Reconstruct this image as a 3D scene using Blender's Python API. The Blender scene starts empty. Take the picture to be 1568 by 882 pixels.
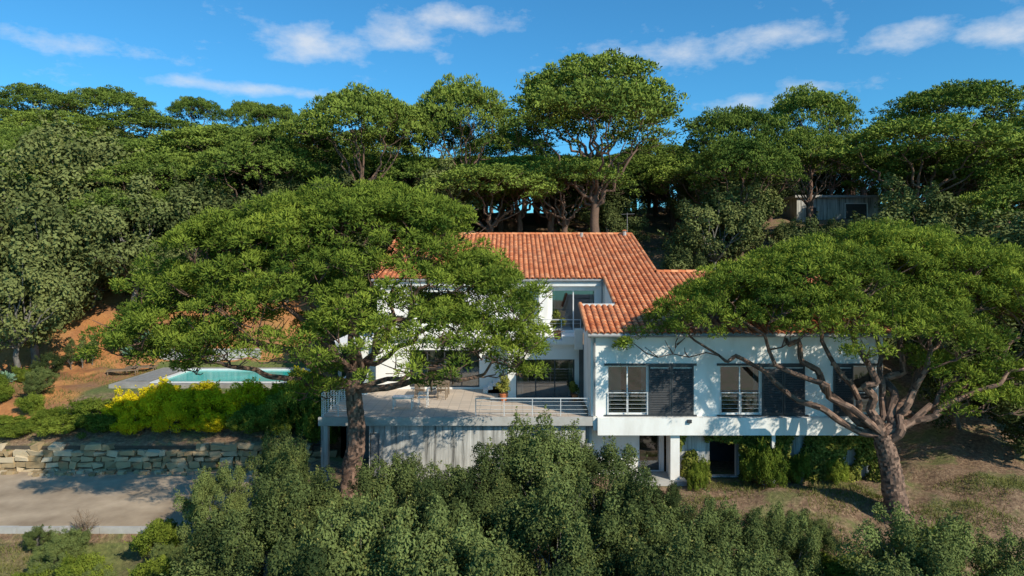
import bpy, math, random
import numpy as np
from mathutils import Vector
rad=math.radians
random.seed(5)
scene=bpy.context.scene
scene.view_settings.view_transform='Standard'
scene.view_settings.look='None'
scene.view_settings.exposure=0
COL=scene.collection

# ------------------------------------------------------------ materials
def newmat(name):
    m=bpy.data.materials.new(name); m.use_nodes=True
    nt=m.node_tree
    for n in list(nt.nodes): nt.nodes.remove(n)
    out=nt.nodes.new('ShaderNodeOutputMaterial')
    b=nt.nodes.new('ShaderNodeBsdfPrincipled')
    nt.links.new(b.outputs[0],out.inputs[0])
    return m,nt,b,out
def N(nt,t,**k):
    n=nt.nodes.new(t)
    for a,v in k.items(): setattr(n,a,v)
    return n
def mixc(nt,f,a,b,blend='MIX'):
    n=nt.nodes.new('ShaderNodeMix'); n.data_type='RGBA'; n.blend_type=blend
    for sock,v in ((n.inputs[0],f),(n.inputs[6],a),(n.inputs[7],b)):
        if hasattr(v,'is_linked'): nt.links.new(v,sock)
        elif isinstance(v,(int,float)): sock.default_value=v
        else: sock.default_value=(*v[:3],1)
    return n.outputs[2]
def math_(nt,op,a,b=None,c=None,clamp=False):
    n=nt.nodes.new('ShaderNodeMath'); n.operation=op; n.use_clamp=clamp
    for i,v in enumerate((a,b,c)):
        if v is None: continue
        if hasattr(v,'is_linked'): nt.links.new(v,n.inputs[i])
        else: n.inputs[i].default_value=v
    return n.outputs[0]
def noise(nt,scale,detail=4,rough=0.6,vec=None):
    n=nt.nodes.new('ShaderNodeTexNoise'); n.inputs['Scale'].default_value=scale
    n.inputs['Detail'].default_value=detail; n.inputs['Roughness'].default_value=rough
    if vec is not None: nt.links.new(vec,n.inputs['Vector'])
    return n.outputs[0]
def gpos(nt,scale=(1,1,1)):
    g=nt.nodes.new('ShaderNodeNewGeometry'); m=nt.nodes.new('ShaderNodeMapping')
    m.inputs['Scale'].default_value=scale
    nt.links.new(g.outputs['Position'],m.inputs['Vector']); return m.outputs[0]
def ramp(nt,fac,stops):
    r=nt.nodes.new('ShaderNodeValToRGB'); nt.links.new(fac,r.inputs[0])
    e=r.color_ramp.elements
    e[0].position=stops[0][0]; e[0].color=(*stops[0][1],1)
    e[1].position=stops[-1][0]; e[1].color=(*stops[-1][1],1)
    for p,c in stops[1:-1]:
        x=e.new(p); x.color=(*c,1)
    return r.outputs[0]
def mat_noise(name,c1,c2,scale=3,rough=0.8,bump=0.0,bscale=20,map=(1,1,1),lo=0.3,hi=0.7,metal=0,dist=0.03):
    m,nt,b,o=newmat(name)
    p=gpos(nt,map)
    col=ramp(nt,noise(nt,scale,5,0.6,p),[(lo,c1),(hi,c2)])
    nt.links.new(col,b.inputs['Base Color'])
    b.inputs['Roughness'].default_value=rough; b.inputs['Metallic'].default_value=metal
    if bump:
        bn=N(nt,'ShaderNodeBump'); bn.inputs['Strength'].default_value=bump; bn.inputs['Distance'].default_value=dist
        nt.links.new(noise(nt,bscale,4,0.6,p),bn.inputs['Height']); nt.links.new(bn.outputs[0],b.inputs['Normal'])
    return m
def mat_leaf(name,dark,light,trans=0.25,oldc=None,oldf=0.0,obv=0.4,nv=0.9):
    m,nt,b,o=newmat(name); nt.nodes.remove(b)
    at=N(nt,'ShaderNodeAttribute',attribute_name='tone')
    oi=N(nt,'ShaderNodeObjectInfo')
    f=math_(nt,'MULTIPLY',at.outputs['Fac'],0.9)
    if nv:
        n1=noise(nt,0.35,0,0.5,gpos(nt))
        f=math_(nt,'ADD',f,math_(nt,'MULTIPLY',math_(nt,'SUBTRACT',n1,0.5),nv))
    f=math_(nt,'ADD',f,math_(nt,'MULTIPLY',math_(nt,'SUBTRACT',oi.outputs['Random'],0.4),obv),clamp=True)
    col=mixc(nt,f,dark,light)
    if oldc is not None:
        f2=math_(nt,'GREATER_THAN',at.outputs['Fac'],1-oldf)
        col=mixc(nt,f2,col,oldc)
    d=N(nt,'ShaderNodeBsdfDiffuse'); nt.links.new(col,d.inputs[0])
    if trans<=0:
        nt.links.new(d.outputs[0],o.inputs[0]); return m
    t=N(nt,'ShaderNodeBsdfTranslucent'); nt.links.new(col,t.inputs[0])
    mx=N(nt,'ShaderNodeMixShader'); mx.inputs[0].default_value=trans
    nt.links.new(d.outputs[0],mx.inputs[1]); nt.links.new(t.outputs[0],mx.inputs[2]); nt.links.new(mx.outputs[0],o.inputs[0])
    return m
def mat_attr(name,c1,c2,c3,rough=0.85,nscale=2.0,stain=(0.2,0.15,0.1),stainf=0.3,bump=0.3,bscale=15):
    m,nt,b,o=newmat(name)
    at=N(nt,'ShaderNodeAttribute',attribute_name='tone')
    col=ramp(nt,at.outputs['Fac'],[(0.0,c1),(0.5,c2),(1.0,c3)])
    p=gpos(nt)
    nf=noise(nt,nscale,6,0.7,p)
    sf=math_(nt,'MULTIPLY',math_(nt,'SUBTRACT',nf,0.48,clamp=True),6*stainf,clamp=True)
    col=mixc(nt,sf,col,stain)
    nt.links.new(col,b.inputs['Base Color']); b.inputs['Roughness'].default_value=rough
    bn=N(nt,'ShaderNodeBump'); bn.inputs['Strength'].default_value=bump; bn.inputs['Distance'].default_value=0.03
    nt.links.new(noise(nt,bscale,4,0.6,p),bn.inputs['Height']); nt.links.new(bn.outputs[0],b.inputs['Normal'])
    return m

M={}
M['white']=mat_noise('white_render',(0.70,0.67,0.615),(0.86,0.84,0.80),1.1,0.85,0.15,30,map=(1,1,0.35),lo=0.3,hi=0.55)
M['trim']=mat_noise('white_trim',(0.66,0.65,0.62),(0.78,0.77,0.74),2,0.6)
M['paint']=mat_noise('white_paint',(0.7,0.7,0.69),(0.8,0.8,0.79),5,0.4)
def m_conc():
    m,nt,b,o=newmat('stained_concrete')
    n1=noise(nt,1.8,6,0.7,gpos(nt,(2.4,2.4,0.14)))
    n2=noise(nt,0.9,5,0.6,gpos(nt))
    c=ramp(nt,n1,[(0.36,(0.12,0.115,0.105)),(0.5,(0.44,0.43,0.40)),(0.66,(0.70,0.68,0.64))])
    c=mixc(nt,ramp(nt,n2,[(0.45,(0,0,0)),(0.75,(0.6,0.6,0.6))]),c,(0.28,0.27,0.25))
    nt.links.new(c,b.inputs['Base Color']); b.inputs['Roughness'].default_value=0.9
    return m
M['conc']=m_conc()
M['dark']=mat_noise('dark_grey_metal_and_void',(0.03,0.032,0.037),(0.05,0.052,0.057),3,0.5)
M['grey']=mat_noise('grey_metal',(0.22,0.22,0.22),(0.32,0.32,0.32),3,0.5)
M['steel']=mat_noise('rail_steel',(0.5,0.51,0.52),(0.62,0.63,0.64),3,0.35)
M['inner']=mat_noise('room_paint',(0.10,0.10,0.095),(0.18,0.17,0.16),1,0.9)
M['curtain']=mat_noise('curtain_cloth',(0.25,0.25,0.24),(0.42,0.42,0.40),3,0.9,map=(6,6,0.1))
M['wood']=mat_noise('weathered_wood',(0.12,0.08,0.05),(0.28,0.2,0.13),3,0.8,map=(1,1,5))
M['bark']=mat_attr('pine_bark',(0.045,0.028,0.02),(0.17,0.10,0.07),(0.30,0.185,0.13),0.95,3.0,(0.09,0.065,0.05),0.5,0.9,9)
M['barkg']=mat_noise('oak_bark',(0.09,0.08,0.07),(0.26,0.24,0.21),5,0.95,0.6,12,map=(1,1,0.4))
M['asphalt']=mat_noise('gravel_drive',(0.27,0.195,0.125),(0.50,0.38,0.26),0.6,0.95,0.4,40)
M['kerb']=mat_noise('concrete_kerb',(0.36,0.34,0.31),(0.5,0.48,0.45),2,0.9)
M['deck']=mat_noise('pool_stone',(0.22,0.205,0.185),(0.38,0.355,0.32),1.5,0.85)
def m_terr():
    m,nt,b,o=newmat('terrace_tiles')
    br=N(nt,'ShaderNodeTexBrick'); br.offset=0; br.inputs['Scale'].default_value=1
    br.inputs['Brick Width'].default_value=0.5; br.inputs['Row Height'].default_value=0.5; br.inputs['Mortar Size'].default_value=0.012
    br.inputs['Color1'].default_value=(0.62,0.50,0.39,1); br.inputs['Color2'].default_value=(0.55,0.44,0.34,1); br.inputs['Mortar'].default_value=(0.34,0.28,0.22,1)
    nt.links.new(gpos(nt),br.inputs['Vector'])
    c=mixc(nt,ramp(nt,noise(nt,0.8,5,0.6,gpos(nt)),[(0.35,(0,0,0)),(0.7,(0.4,0.4,0.4))]),br.outputs[0],(0.36,0.30,0.24))
    nt.links.new(c,b.inputs['Base Color']); b.inputs['Roughness'].default_value=0.8
    return m
M['terr']=m_terr()
def m_glass():
    m,nt,b,o=newmat('window_glass')
    nt.nodes.remove(b)
    tr=N(nt,'ShaderNodeBsdfTransparent'); tr.inputs[0].default_value=(0.55,0.64,0.64,1)
    gl=N(nt,'ShaderNodeBsdfGlossy'); gl.inputs['Roughness'].default_value=0.02; gl.inputs[0].default_value=(0.9,0.95,1,1)
    mx=N(nt,'ShaderNodeMixShader')
    lw=N(nt,'ShaderNodeLayerWeight'); lw.inputs[0].default_value=0.35
    nt.links.new(math_(nt,'ADD',math_(nt,'MULTIPLY',lw.outputs[0],0.7),0.22,clamp=True),mx.inputs[0])
    nt.links.new(tr.outputs[0],mx.inputs[1]); nt.links.new(gl.outputs[0],mx.inputs[2]); nt.links.new(mx.outputs[0],o.inputs[0])
    return m
M['glass']=m_glass()
def m_water():
    m,nt,b,o=newmat('pool_water')
    c=ramp(nt,noise(nt,0.8,3,0.5,gpos(nt)),[(0.3,(0.0,0.36,0.34)),(0.7,(0.01,0.50,0.44))])
    nt.links.new(c,b.inputs['Base Color']); b.inputs['Roughness'].default_value=0.12
    b.inputs['Specular IOR Level'].default_value=0.12
    bn=N(nt,'ShaderNodeBump'); bn.inputs['Strength'].default_value=0.15
    nt.links.new(noise(nt,4,3,0.5,gpos(nt)),bn.inputs['Height']); nt.links.new(bn.outputs[0],b.inputs['Normal'])
    return m
M['water']=m_water()
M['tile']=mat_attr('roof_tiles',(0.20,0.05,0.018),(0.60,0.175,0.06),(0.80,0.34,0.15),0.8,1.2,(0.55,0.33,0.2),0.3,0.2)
M['stone']=mat_attr('wall_stones',(0.26,0.18,0.09),(0.46,0.33,0.18),(0.55,0.45,0.31),0.9,1.5,(0.12,0.10,0.07),0.3,0.6,8)
M['mortar']=mat_noise('stone_joint',(0.05,0.04,0.03),(0.09,0.075,0.055),3,1)
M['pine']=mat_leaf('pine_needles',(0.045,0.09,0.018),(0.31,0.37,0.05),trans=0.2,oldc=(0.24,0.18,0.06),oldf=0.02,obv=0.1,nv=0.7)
M['pinebg']=mat_leaf('pine_needles_far',(0.04,0.078,0.018),(0.25,0.31,0.055),trans=0,nv=0.7)
M['oak']=mat_leaf('holm_oak_leaves',(0.036,0.054,0.02),(0.185,0.225,0.07),trans=0.15,oldc=(0.28,0.26,0.08),oldf=0.05,obv=0.9)
M['oakbg']=mat_leaf('oak_leaves_far',(0.045,0.062,0.022),(0.19,0.21,0.07),trans=0,obv=0.8)
M['hedge']=mat_leaf('hedge_leaves',(0.26,0.26,0.012),(0.85,0.68,0.02),trans=0.25)
M['hedgeg']=mat_leaf('hedge_leaves_green',(0.06,0.10,0.015),(0.26,0.31,0.045),trans=0.2)
M['ivy']=mat_leaf('ivy_leaves',(0.08,0.11,0.02),(0.38,0.36,0.08),trans=0.2)
M['grass']=mat_leaf('grass_blades',(0.07,0.09,0.02),(0.26,0.25,0.08),trans=0.2)
M['agave']=mat_leaf('agave_leaves',(0.12,0.22,0.15),(0.24,0.36,0.24),trans=0.0)
def m_ground():
    m,nt,b,o=newmat('hillside_ground')
    at=N(nt,'ShaderNodeAttribute',attribute_name='gcol')
    p=gpos(nt)
    n1=noise(nt,0.5,6,0.7,p); n2=noise(nt,6,5,0.75,p)
    litter=ramp(nt,n2,[(0.3,(0.09,0.05,0.03)),(0.5,(0.22,0.135,0.08)),(0.7,(0.40,0.275,0.165))])
    grass=ramp(nt,n2,[(0.3,(0.06,0.085,0.02)),(0.7,(0.18,0.21,0.05))])
    c=mixc(nt,ramp(nt,n1,[(0.48,(0,0,0)),(0.6,(0.75,0.75,0.75))]),litter,grass)
    sep=N(nt,'ShaderNodeSeparateColor'); nt.links.new(at.outputs['Color'],sep.inputs[0])
    orange=ramp(nt,n1,[(0.35,(0.30,0.115,0.04)),(0.7,(0.68,0.29,0.09))])
    c=mixc(nt,sep.outputs[0],c,orange)
    c=mixc(nt,sep.outputs[1],c,grass)
    nt.links.new(c,b.inputs['Base Color']); b.inputs['Roughness'].default_value=0.95
    bn=N(nt,'ShaderNodeBump'); bn.inputs['Strength'].default_value=0.8; bn.inputs['Distance'].default_value=0.12
    nt.links.new(n2,bn.inputs['Height']); nt.links.new(bn.outputs[0],b.inputs['Normal'])
    return m
M['ground']=m_ground()

# ------------------------------------------------------------ helpers
def empty(name,loc=(0,0,0)):
    o=bpy.data.objects.new(name,None); o.location=loc; COL.objects.link(o); return o
def link(name,mesh,parent=None,loc=None,rot=0,scale=None):
    o=bpy.data.objects.new(name,mesh); COL.objects.link(o)
    if parent: o.parent=parent
    if loc is not None: o.location=loc
    if rot: o.rotation_euler=(0,0,rot)
    if scale is not None: o.scale=scale if hasattr(scale,'__len__') else (scale,)*3
    return o
def mesh_np(name,V,F,mats,midx=None,tone=None,smooth=None):
    V=np.asarray(V,dtype=np.float32); F=np.asarray(F,dtype=np.int32)
    me=bpy.data.meshes.new(name)
    me.vertices.add(len(V)); me.vertices.foreach_set('co',V.ravel())
    me.loops.add(F.size); me.loops.foreach_set('vertex_index',F.ravel())
    k=F.shape[1]
    me.polygons.add(len(F)); me.polygons.foreach_set('loop_start',np.arange(0,F.size,k,dtype=np.int32))
    for m in mats: me.materials.append(m)
    if midx is not None: me.polygons.foreach_set('material_index',np.asarray(midx,dtype=np.int32))
    if smooth is None: smooth=np.zeros(len(F),bool)
    me.polygons.foreach_set('use_smooth',np.asarray(smooth,dtype=bool))
    if tone is not None:
        a=me.attributes.new('tone','FLOAT','FACE'); a.data.foreach_set('value',np.asarray(tone,dtype=np.float32))
    me.update(calc_edges=True)
    return me
class MB:
    def __init__(s): s.v=[];s.f=[];s.m=[];s.mats=[];s.r=[]
    def mi(s,k):
        if k not in s.mats: s.mats.append(k)
        return s.mats.index(k)
    def quad(s,a,b,c,d,k,r=0.5):
        i=len(s.v); s.v+=[a,b,c,d]; s.f.append((i,i+1,i+2,i+3)); s.m.append(s.mi(k)); s.r.append(r)
    def hexa(s,p,k,r=0.5):
        i=len(s.v); s.v+=p; mi=s.mi(k)
        for q in ((0,3,2,1),(4,5,6,7),(0,1,5,4),(1,2,6,5),(2,3,7,6),(3,0,4,7)):
            s.f.append(tuple(i+j for j in q)); s.m.append(mi); s.r.append(r)
    def box(s,x0,x1,y0,y1,z0,z1,k,r=0.5):
        s.hexa([(x0,y0,z0),(x1,y0,z0),(x1,y1,z0),(x0,y1,z0),(x0,y0,z1),(x1,y0,z1),(x1,y1,z1),(x0,y1,z1)],k,r)
    def tube(s,a,b,r0,r1,k,n=8):
        a=Vector(a);b=Vector(b);d=(b-a).normalized()
        u=d.orthogonal().normalized(); w=d.cross(u); i=len(s.v); mi=s.mi(k)
        for c,r in ((a,r0),(b,r1)):
            for j in range(n):
                t=2*math.pi*j/n; s.v.append(tuple(c+u*math.cos(t)*r+w*math.sin(t)*r))
        for j in range(n):
            s.f.append((i+j,i+(j+1)%n,i+n+(j+1)%n,i+n+j)); s.m.append(mi); s.r.append(0.5)
        for b0 in (i,i+n):
            for j in range(1,n-2,2):
                s.f.append((b0,b0+j,b0+j+1,b0+j+2)); s.m.append(mi); s.r.append(0.5)
    def obj(s,name,parent=None):
        me=mesh_np(name,s.v,s.f,[M[k] for k in s.mats],s.m,s.r)
        return link(name,me,parent)

def norm(a): return a/np.maximum(np.linalg.norm(a,axis=-1,keepdims=True),1e-9)
def tube_np(P,R,n=6,rough=None,rng=None):
    P=np.asarray(P,float); R=np.asarray(R,float); T=norm(np.gradient(P,axis=0))
    ref=np.array([0.31,0.95,0.05]); U=norm(np.cross(T,ref)); W=np.cross(T,U)
    t=np.linspace(0,2*np.pi,n,endpoint=False)
    RR=np.repeat(R[:,None],n,1)
    if rough: RR=RR*(1+rng.uniform(-rough,rough,RR.shape))
    V=P[:,None,:]+RR[:,:,None]*(np.cos(t)[None,:,None]*U[:,None,:]+np.sin(t)[None,:,None]*W[:,None,:])
    k=len(P); i=np.arange(k-1)[:,None]*n; j=np.arange(n)[None,:]; jn=(j+1)%n
    F=np.stack([i+j,i+jn,i+n+jn,i+n+j],-1).reshape(-1,4)
    return V.reshape(-1,3),F
class Acc:
    def __init__(s): s.V=[];s.F=[];s.m=[];s.r=[];s.s=[];s.n=0
    def add(s,V,F,m,r,sm=False):
        s.V.append(V); s.F.append(F+s.n); s.n+=len(V); k=len(F)
        s.m.append(np.full(k,m)); s.r.append(r if hasattr(r,'__len__') else np.full(k,r)); s.s.append(np.full(k,sm))
    def mesh(s,name,mats):
        return mesh_np(name,np.concatenate(s.V),np.concatenate(s.F),mats,np.concatenate(s.m),np.concatenate(s.r),np.concatenate(s.s))
def curve(a,b,bend,n,rng,jit=0.05):
    a=np.array(a,float); b=np.array(b,float); t=np.linspace(0,1,n)[:,None]
    L=np.linalg.norm(b-a)
    P=a*(1-t)+b*t+np.array(bend)[None,:]*(4*t*(1-t))*0.5
    J=rng.normal(0,jit*L,(n,3)); J[0]=0;J[-1]=0
    return P+J
def resample(P,R,n):
    t=np.linspace(0,1,len(P)); s=np.linspace(0,1,n)
    return np.stack([np.interp(s,t,P[:,i]) for i in range(3)],1),np.interp(s,t,R)
def blades(C,D,L,w,rng,nrm=None):
    n=len(C); S=norm(np.cross(D,rng.normal(size=(n,3)) if nrm is None else nrm)); L=L[:,None]; w=np.asarray(w).reshape(-1,1)
    V=np.stack([C-S*w*0.5,C+S*w*0.5,C+D*L+S*w*0.25,C+D*L-S*w*0.25],1).reshape(-1,3)
    return V,np.arange(4*n).reshape(-1,4)
def leaves(C,Nn,l,w,rng):
    n=len(C); T=norm(np.cross(Nn,rng.normal(size=(n,3)))); B=np.cross(Nn,T)
    l=np.asarray(l).reshape(-1,1)*np.ones((n,1)); w=np.asarray(w).reshape(-1,1)*np.ones((n,1))
    V=np.stack([C-T*l*0.5,C-B*w*0.5+T*l*0.05,C+T*l*0.5,C+B*w*0.5+T*l*0.05],1).reshape(-1,3)
    return V,np.arange(4*n).reshape(-1,4)

def pine(name,seed,rx,ry,hc,zrim,fork,ctr,n_pads,puffs,nb,padr,puffr,bl,bw,tr,leafmat,base_bend=(0.3,0,0),nl=7,low=0.3,zsq=0.6,limbs=None,twigs=3,extra=(),hero=False):
    """origin at trunk base; fork = point where the trunk divides"""
    rng=np.random.default_rng(seed); A=Acc()
    fork=np.array(fork,float); cx,cy=ctr
    P=curve((0,0,-0.6),fork,base_bend,10,rng,0.008)
    R=np.linspace(tr*1.0,tr*0.72,10); R[0]*=1.45; R[1]*=1.15
    if hero:
        P2,R2=resample(P,R,46); V,F=tube_np(P2,R2,26,0.06,rng); A.add(V,F,0,rng.uniform(0,1,len(F)))
    else:
        V,F=tube_np(P,R,9); A.add(V,F,0,0.5,True)
    cand=[];lob=rng.uniform(0,6.28,4)
    while len(cand)<n_pads:
        best=None;bd=-1
        for _ in range(8):
            a=rng.uniform(0,6.28); r=math.sqrt(rng.uniform(0,1))
            p=np.array([r*math.cos(a),r*math.sin(a)])
            d=min([np.hypot(*(p-q)) for q in cand],default=9)
            if d>bd: bd=d;best=p
        cand.append(best)
    pads=[]
    for p in cand:
        r=np.hypot(*p); a=math.atan2(p[1],p[0])
        k=0.88+0.09*math.sin(3*a+lob[0])+0.06*math.sin(5*a+lob[1])+rng.uniform(-0.04,0.05)
        z=zrim+hc*(1-min(r,0.999)**2.2)**zsq+rng.uniform(-0.45,0.35)*padr+0.35*padr*math.sin(4*p[0]+lob[2])*math.cos(4*p[1]+lob[3])
        pads.append([cx+p[0]*rx*k,cy+p[1]*ry*k,z,padr*rng.uniform(0.65,1.2),r])
    for i in range(int(n_pads*low)):
        a=rng.uniform(0,6.28); r=rng.uniform(0.6,0.98)
        z=zrim+hc*(1-r**2.2)**zsq*rng.uniform(0.3,0.8)-rng.uniform(0.0,0.9)*padr
        pads.append([cx+math.cos(a)*r*rx*0.9,cy+math.sin(a)*r*ry*0.9,z,padr*rng.uniform(0.5,0.85),r])
    for (ex,ey,ez,er) in extra: pads.append([ex,ey,ez,er,0.7])
    pads=np.array(pads)
    ends=[]
    if limbs is None:
        for i in range(nl):
            a=6.283*i/nl+rng.uniform(-0.3,0.3); r=rng.uniform(0.5,0.72)
            ends.append((cx+rx*r*math.cos(a),cy+ry*r*math.sin(a),zrim+hc*(1-r**2.2)**zsq-padr*rng.uniform(0.7,1.5)))
        ends.append((cx+rng.uniform(-.1,.1)*rx,cy,zrim+hc-padr*1.2))
        ends.append((cx+rng.uniform(-.3,.3)*rx,cy+0.25*ry,zrim+hc*0.93-padr*1.2))
    else: ends=limbs
    LP=[]
    for e in ends:
        e=np.array(e,float); h=e[2]-fork[2]
        st=P[-1-rng.integers(0,2)]
        out=(e-st)*np.array([1,1,0])
        Pl=curve(st,e,out*0.10-np.array([0,0,abs(h)*0.10]),12,rng,0.025)
        r0=tr*rng.uniform(0.22,0.38); Rl=r0*(1-np.linspace(0,1,12))**0.8+tr*0.05
        if hero:
            P2,R2=resample(Pl,Rl,40); V,F=tube_np(P2,R2,10,0.07,rng); A.add(V,F,0,rng.uniform(0,1,len(F)))
        else:
            V,F=tube_np(Pl,Rl,7); A.add(V,F,0,0.5,True)
        LP.append((Pl,Rl))
    allP=np.concatenate([l[0][3:] for l in LP]); allR=np.concatenate([l[1][3:] for l in LP])
    for pd in pads:
        c=pd[:3]-np.array([0,0,pd[3]*0.35])
        d=np.linalg.norm((allP-c),axis=1)+np.maximum(0,allP[:,2]-c[2]+0.3)*2.0
        j=np.argmin(d); s=allP[j]; L=np.linalg.norm(c-s)
        Pb=curve(s,c,(0,0,-0.12*L),6,rng,0.035); r0=min(allR[j]*0.6,tr*0.15)*0.9
        V,F=tube_np(Pb,np.linspace(r0,tr*0.035,6),5); A.add(V,F,0,0.4,True)
        allP=np.concatenate([allP,Pb[2:5]]); allR=np.concatenate([allR,np.full(3,r0*0.7)])
        for _ in range(twigs):
            s2=Pb[rng.integers(2,6)]
            e2=pd[:3]+rng.normal(0,0.5,3)*pd[3]*np.array([1,1,0.35])
            Pt=curve(s2,e2,(0,0,-0.1),4,rng,0.05)
            V,F=tube_np(Pt,np.array([0.03,0.025,0.02,0.012])*max(tr/0.42,0.7),3); A.add(V,F,0,0.4)
    PC=[];PQ=[]
    for pd in pads:
        k=max(2,int(puffs*(pd[3]/padr)**1.6*rng.uniform(0.8,1.2)))
        pts=[]
        while len(pts)<k:
            best=None;bd=-1
            for _ in range(6):
                a=rng.uniform(0,6.283); r=math.sqrt(rng.uniform(0,1)); p=np.array([math.cos(a)*r,math.sin(a)*r])
                d=min([np.hypot(*(p-q)) for q in pts],default=9)
                if d>bd: bd=d;best=p
            pts.append(best)
        p=np.array(pts); r=np.hypot(p[:,0],p[:,1]); z=(1-np.minimum(r,1)**2)**0.5*0.6*pd[3]-rng.uniform(0,0.3,k)*pd[3]
        outw=np.array([pd[0]-cx,pd[1]-cy]); on=np.linalg.norm(outw)+1e-6
        tilt=-0.5*(pd[4]**2)
        q=np.stack([p[:,0]*pd[3],p[:,1]*pd[3],z],1)
        q[:,2]+=tilt*(q[:,0]*outw[0]+q[:,1]*outw[1])/on
        PC.append(pd[:3]+q); PQ.append(np.full(k,rng.uniform(0,1)))
    PC=np.concatenate(PC); PQ=np.concatenate(PQ); PR=puffr*rng.uniform(0.7,1.25,len(PC)); prnd=0.4*PQ+0.6*rng.uniform(0,1,len(PC))
    C=np.repeat(PC,nb,0); r=np.repeat(PR,nb); D=norm(rng.normal(size=(len(C),3))+np.array([0,0,0.45]))
    keep=D[:,2]>-0.4; C=C[keep];r=r[keep];D=D[keep]; pr=np.repeat(prnd,nb)[keep]
    start=C+D*(r*rng.uniform(0.55,0.95,len(C)))[:,None]*np.array([1,1,0.85])
    tg=rng.normal(size=D.shape); tg=norm(tg-D*np.sum(tg*D,1,keepdims=True))
    D2=norm(D*0.6+tg*0.75+np.array([0,0,0.25]))
    V,F=blades(start,D2,bl*rng.uniform(0.7,1.2,len(C)),bw*rng.uniform(0.7,1.3,len(C)),rng,np.cross(D2,np.cross(D+rng.normal(0,0.2,D.shape),D2)))
    A.add(V,F,1,np.clip(0.5*pr+0.2*rng.uniform(0,1,len(C))+0.3*np.clip(D[:,2],0,1),0,1))  # up-facing needles toned lighter: light from above put into their colour
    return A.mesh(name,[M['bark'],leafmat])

def oak(name,seed,a,b,zc,clumps,nl,l,leafmat,tr=0.12,cr=0.3,bark='barkg',stretch=0.45,low=-0.6,shoots=0.0):
    rng=np.random.default_rng(seed); A=Acc()
    d=norm(rng.normal(size=(clumps*3,3))); d=d[d[:,2]>low][:clumps]
    dist=rng.uniform(0.35,0.95,len(d))**0.6
    ph=rng.uniform(0,6.28,3)
    lump=1+0.2*np.sin(3.1*d[:,0]+ph[0])*np.cos(2.7*d[:,1]+ph[1])+rng.uniform(-0.14,0.14,len(d))
    C=d*np.array([a,a,b])*(dist*lump)[:,None]+np.array([0,0,zc])
    R=cr*a*rng.uniform(0.5,1.3,len(C)); cr_=rng.uniform(0,1,len(C))
    tops=rng.choice(len(C),min(len(C),26),replace=False)
    f=np.array([0.1*a,0,max(zc-b*0.75,0.3)])
    V,F=tube_np(curve((0,0,-0.5),f,(0.1,0,0),6,rng,0.02),np.linspace(tr*1.2,tr*0.8,6),7);A.add(V,F,0,0.5,True)
    for i in tops:
        V,F=tube_np(curve(f,C[i],(0,0,-0.2),6,rng,0.03),np.linspace(tr*0.5,tr*0.1,6),5);A.add(V,F,0,0.5,True)
    cnt=(nl*(R/(cr*a))**2).astype(int)
    Cc=np.repeat(C,cnt,0); Rc=np.repeat(R,cnt); cc=np.repeat(cr_,cnt); n=len(Cc)
    dd=norm(rng.normal(size=(n,3))+np.array([0,0,0.25]))
    k=rng.uniform(0.5,1.0,n)**0.5; k=np.where(rng.uniform(0,1,n)<0.15,k*rng.uniform(1.0,1.35,n),k)
    pos=Cc+dd*(Rc*k)[:,None]*np.array([1,1,1.0])
    nn=norm(dd*1.0+rng.normal(0,0.45,(n,3))+np.array([0,0,0.2]))
    V,F=leaves(pos,nn,l*rng.uniform(0.7,1.35,n),l*stretch*rng.uniform(0.8,1.3,n),rng)
    A.add(V,F,1,np.clip(0.6*cc+0.4*rng.uniform(0,1,n),0,1))
    if shoots>0:   # upright leafy shoots breaking the outline
        ns=int(len(C)*shoots); idx=rng.integers(0,len(C),ns)
        dr=norm(d[idx]*0.6+rng.normal(0,0.35,(ns,3))+np.array([0,0,0.9])); base=C[idx]+dr*(R[idx]*0.7)[:,None]
        Ls=R[idx]*rng.uniform(0.6,1.5,ns); m=34
        t=rng.uniform(0,1,(ns,m)); off=rng.normal(0,1,(ns,m,3))*(0.12*(1.1-t))[:,:,None]*a/2.2
        pos=(base[:,None,:]+dr[:,None,:]*(Ls[:,None]*t)[:,:,None]+off).reshape(-1,3)
        nn=norm(rng.normal(0,0.7,pos.shape)+np.array([0,0,0.6]))
        V,F=leaves(pos,nn,l*rng.uniform(0.7,1.2,len(pos)),l*stretch,rng)
        A.add(V,F,1,np.clip(0.3+0.35*np.repeat(rng.uniform(0,1,ns),m)+0.4*rng.uniform(0,1,len(pos)),0,1))
    return A.mesh(name,[M[bark],leafmat])

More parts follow.
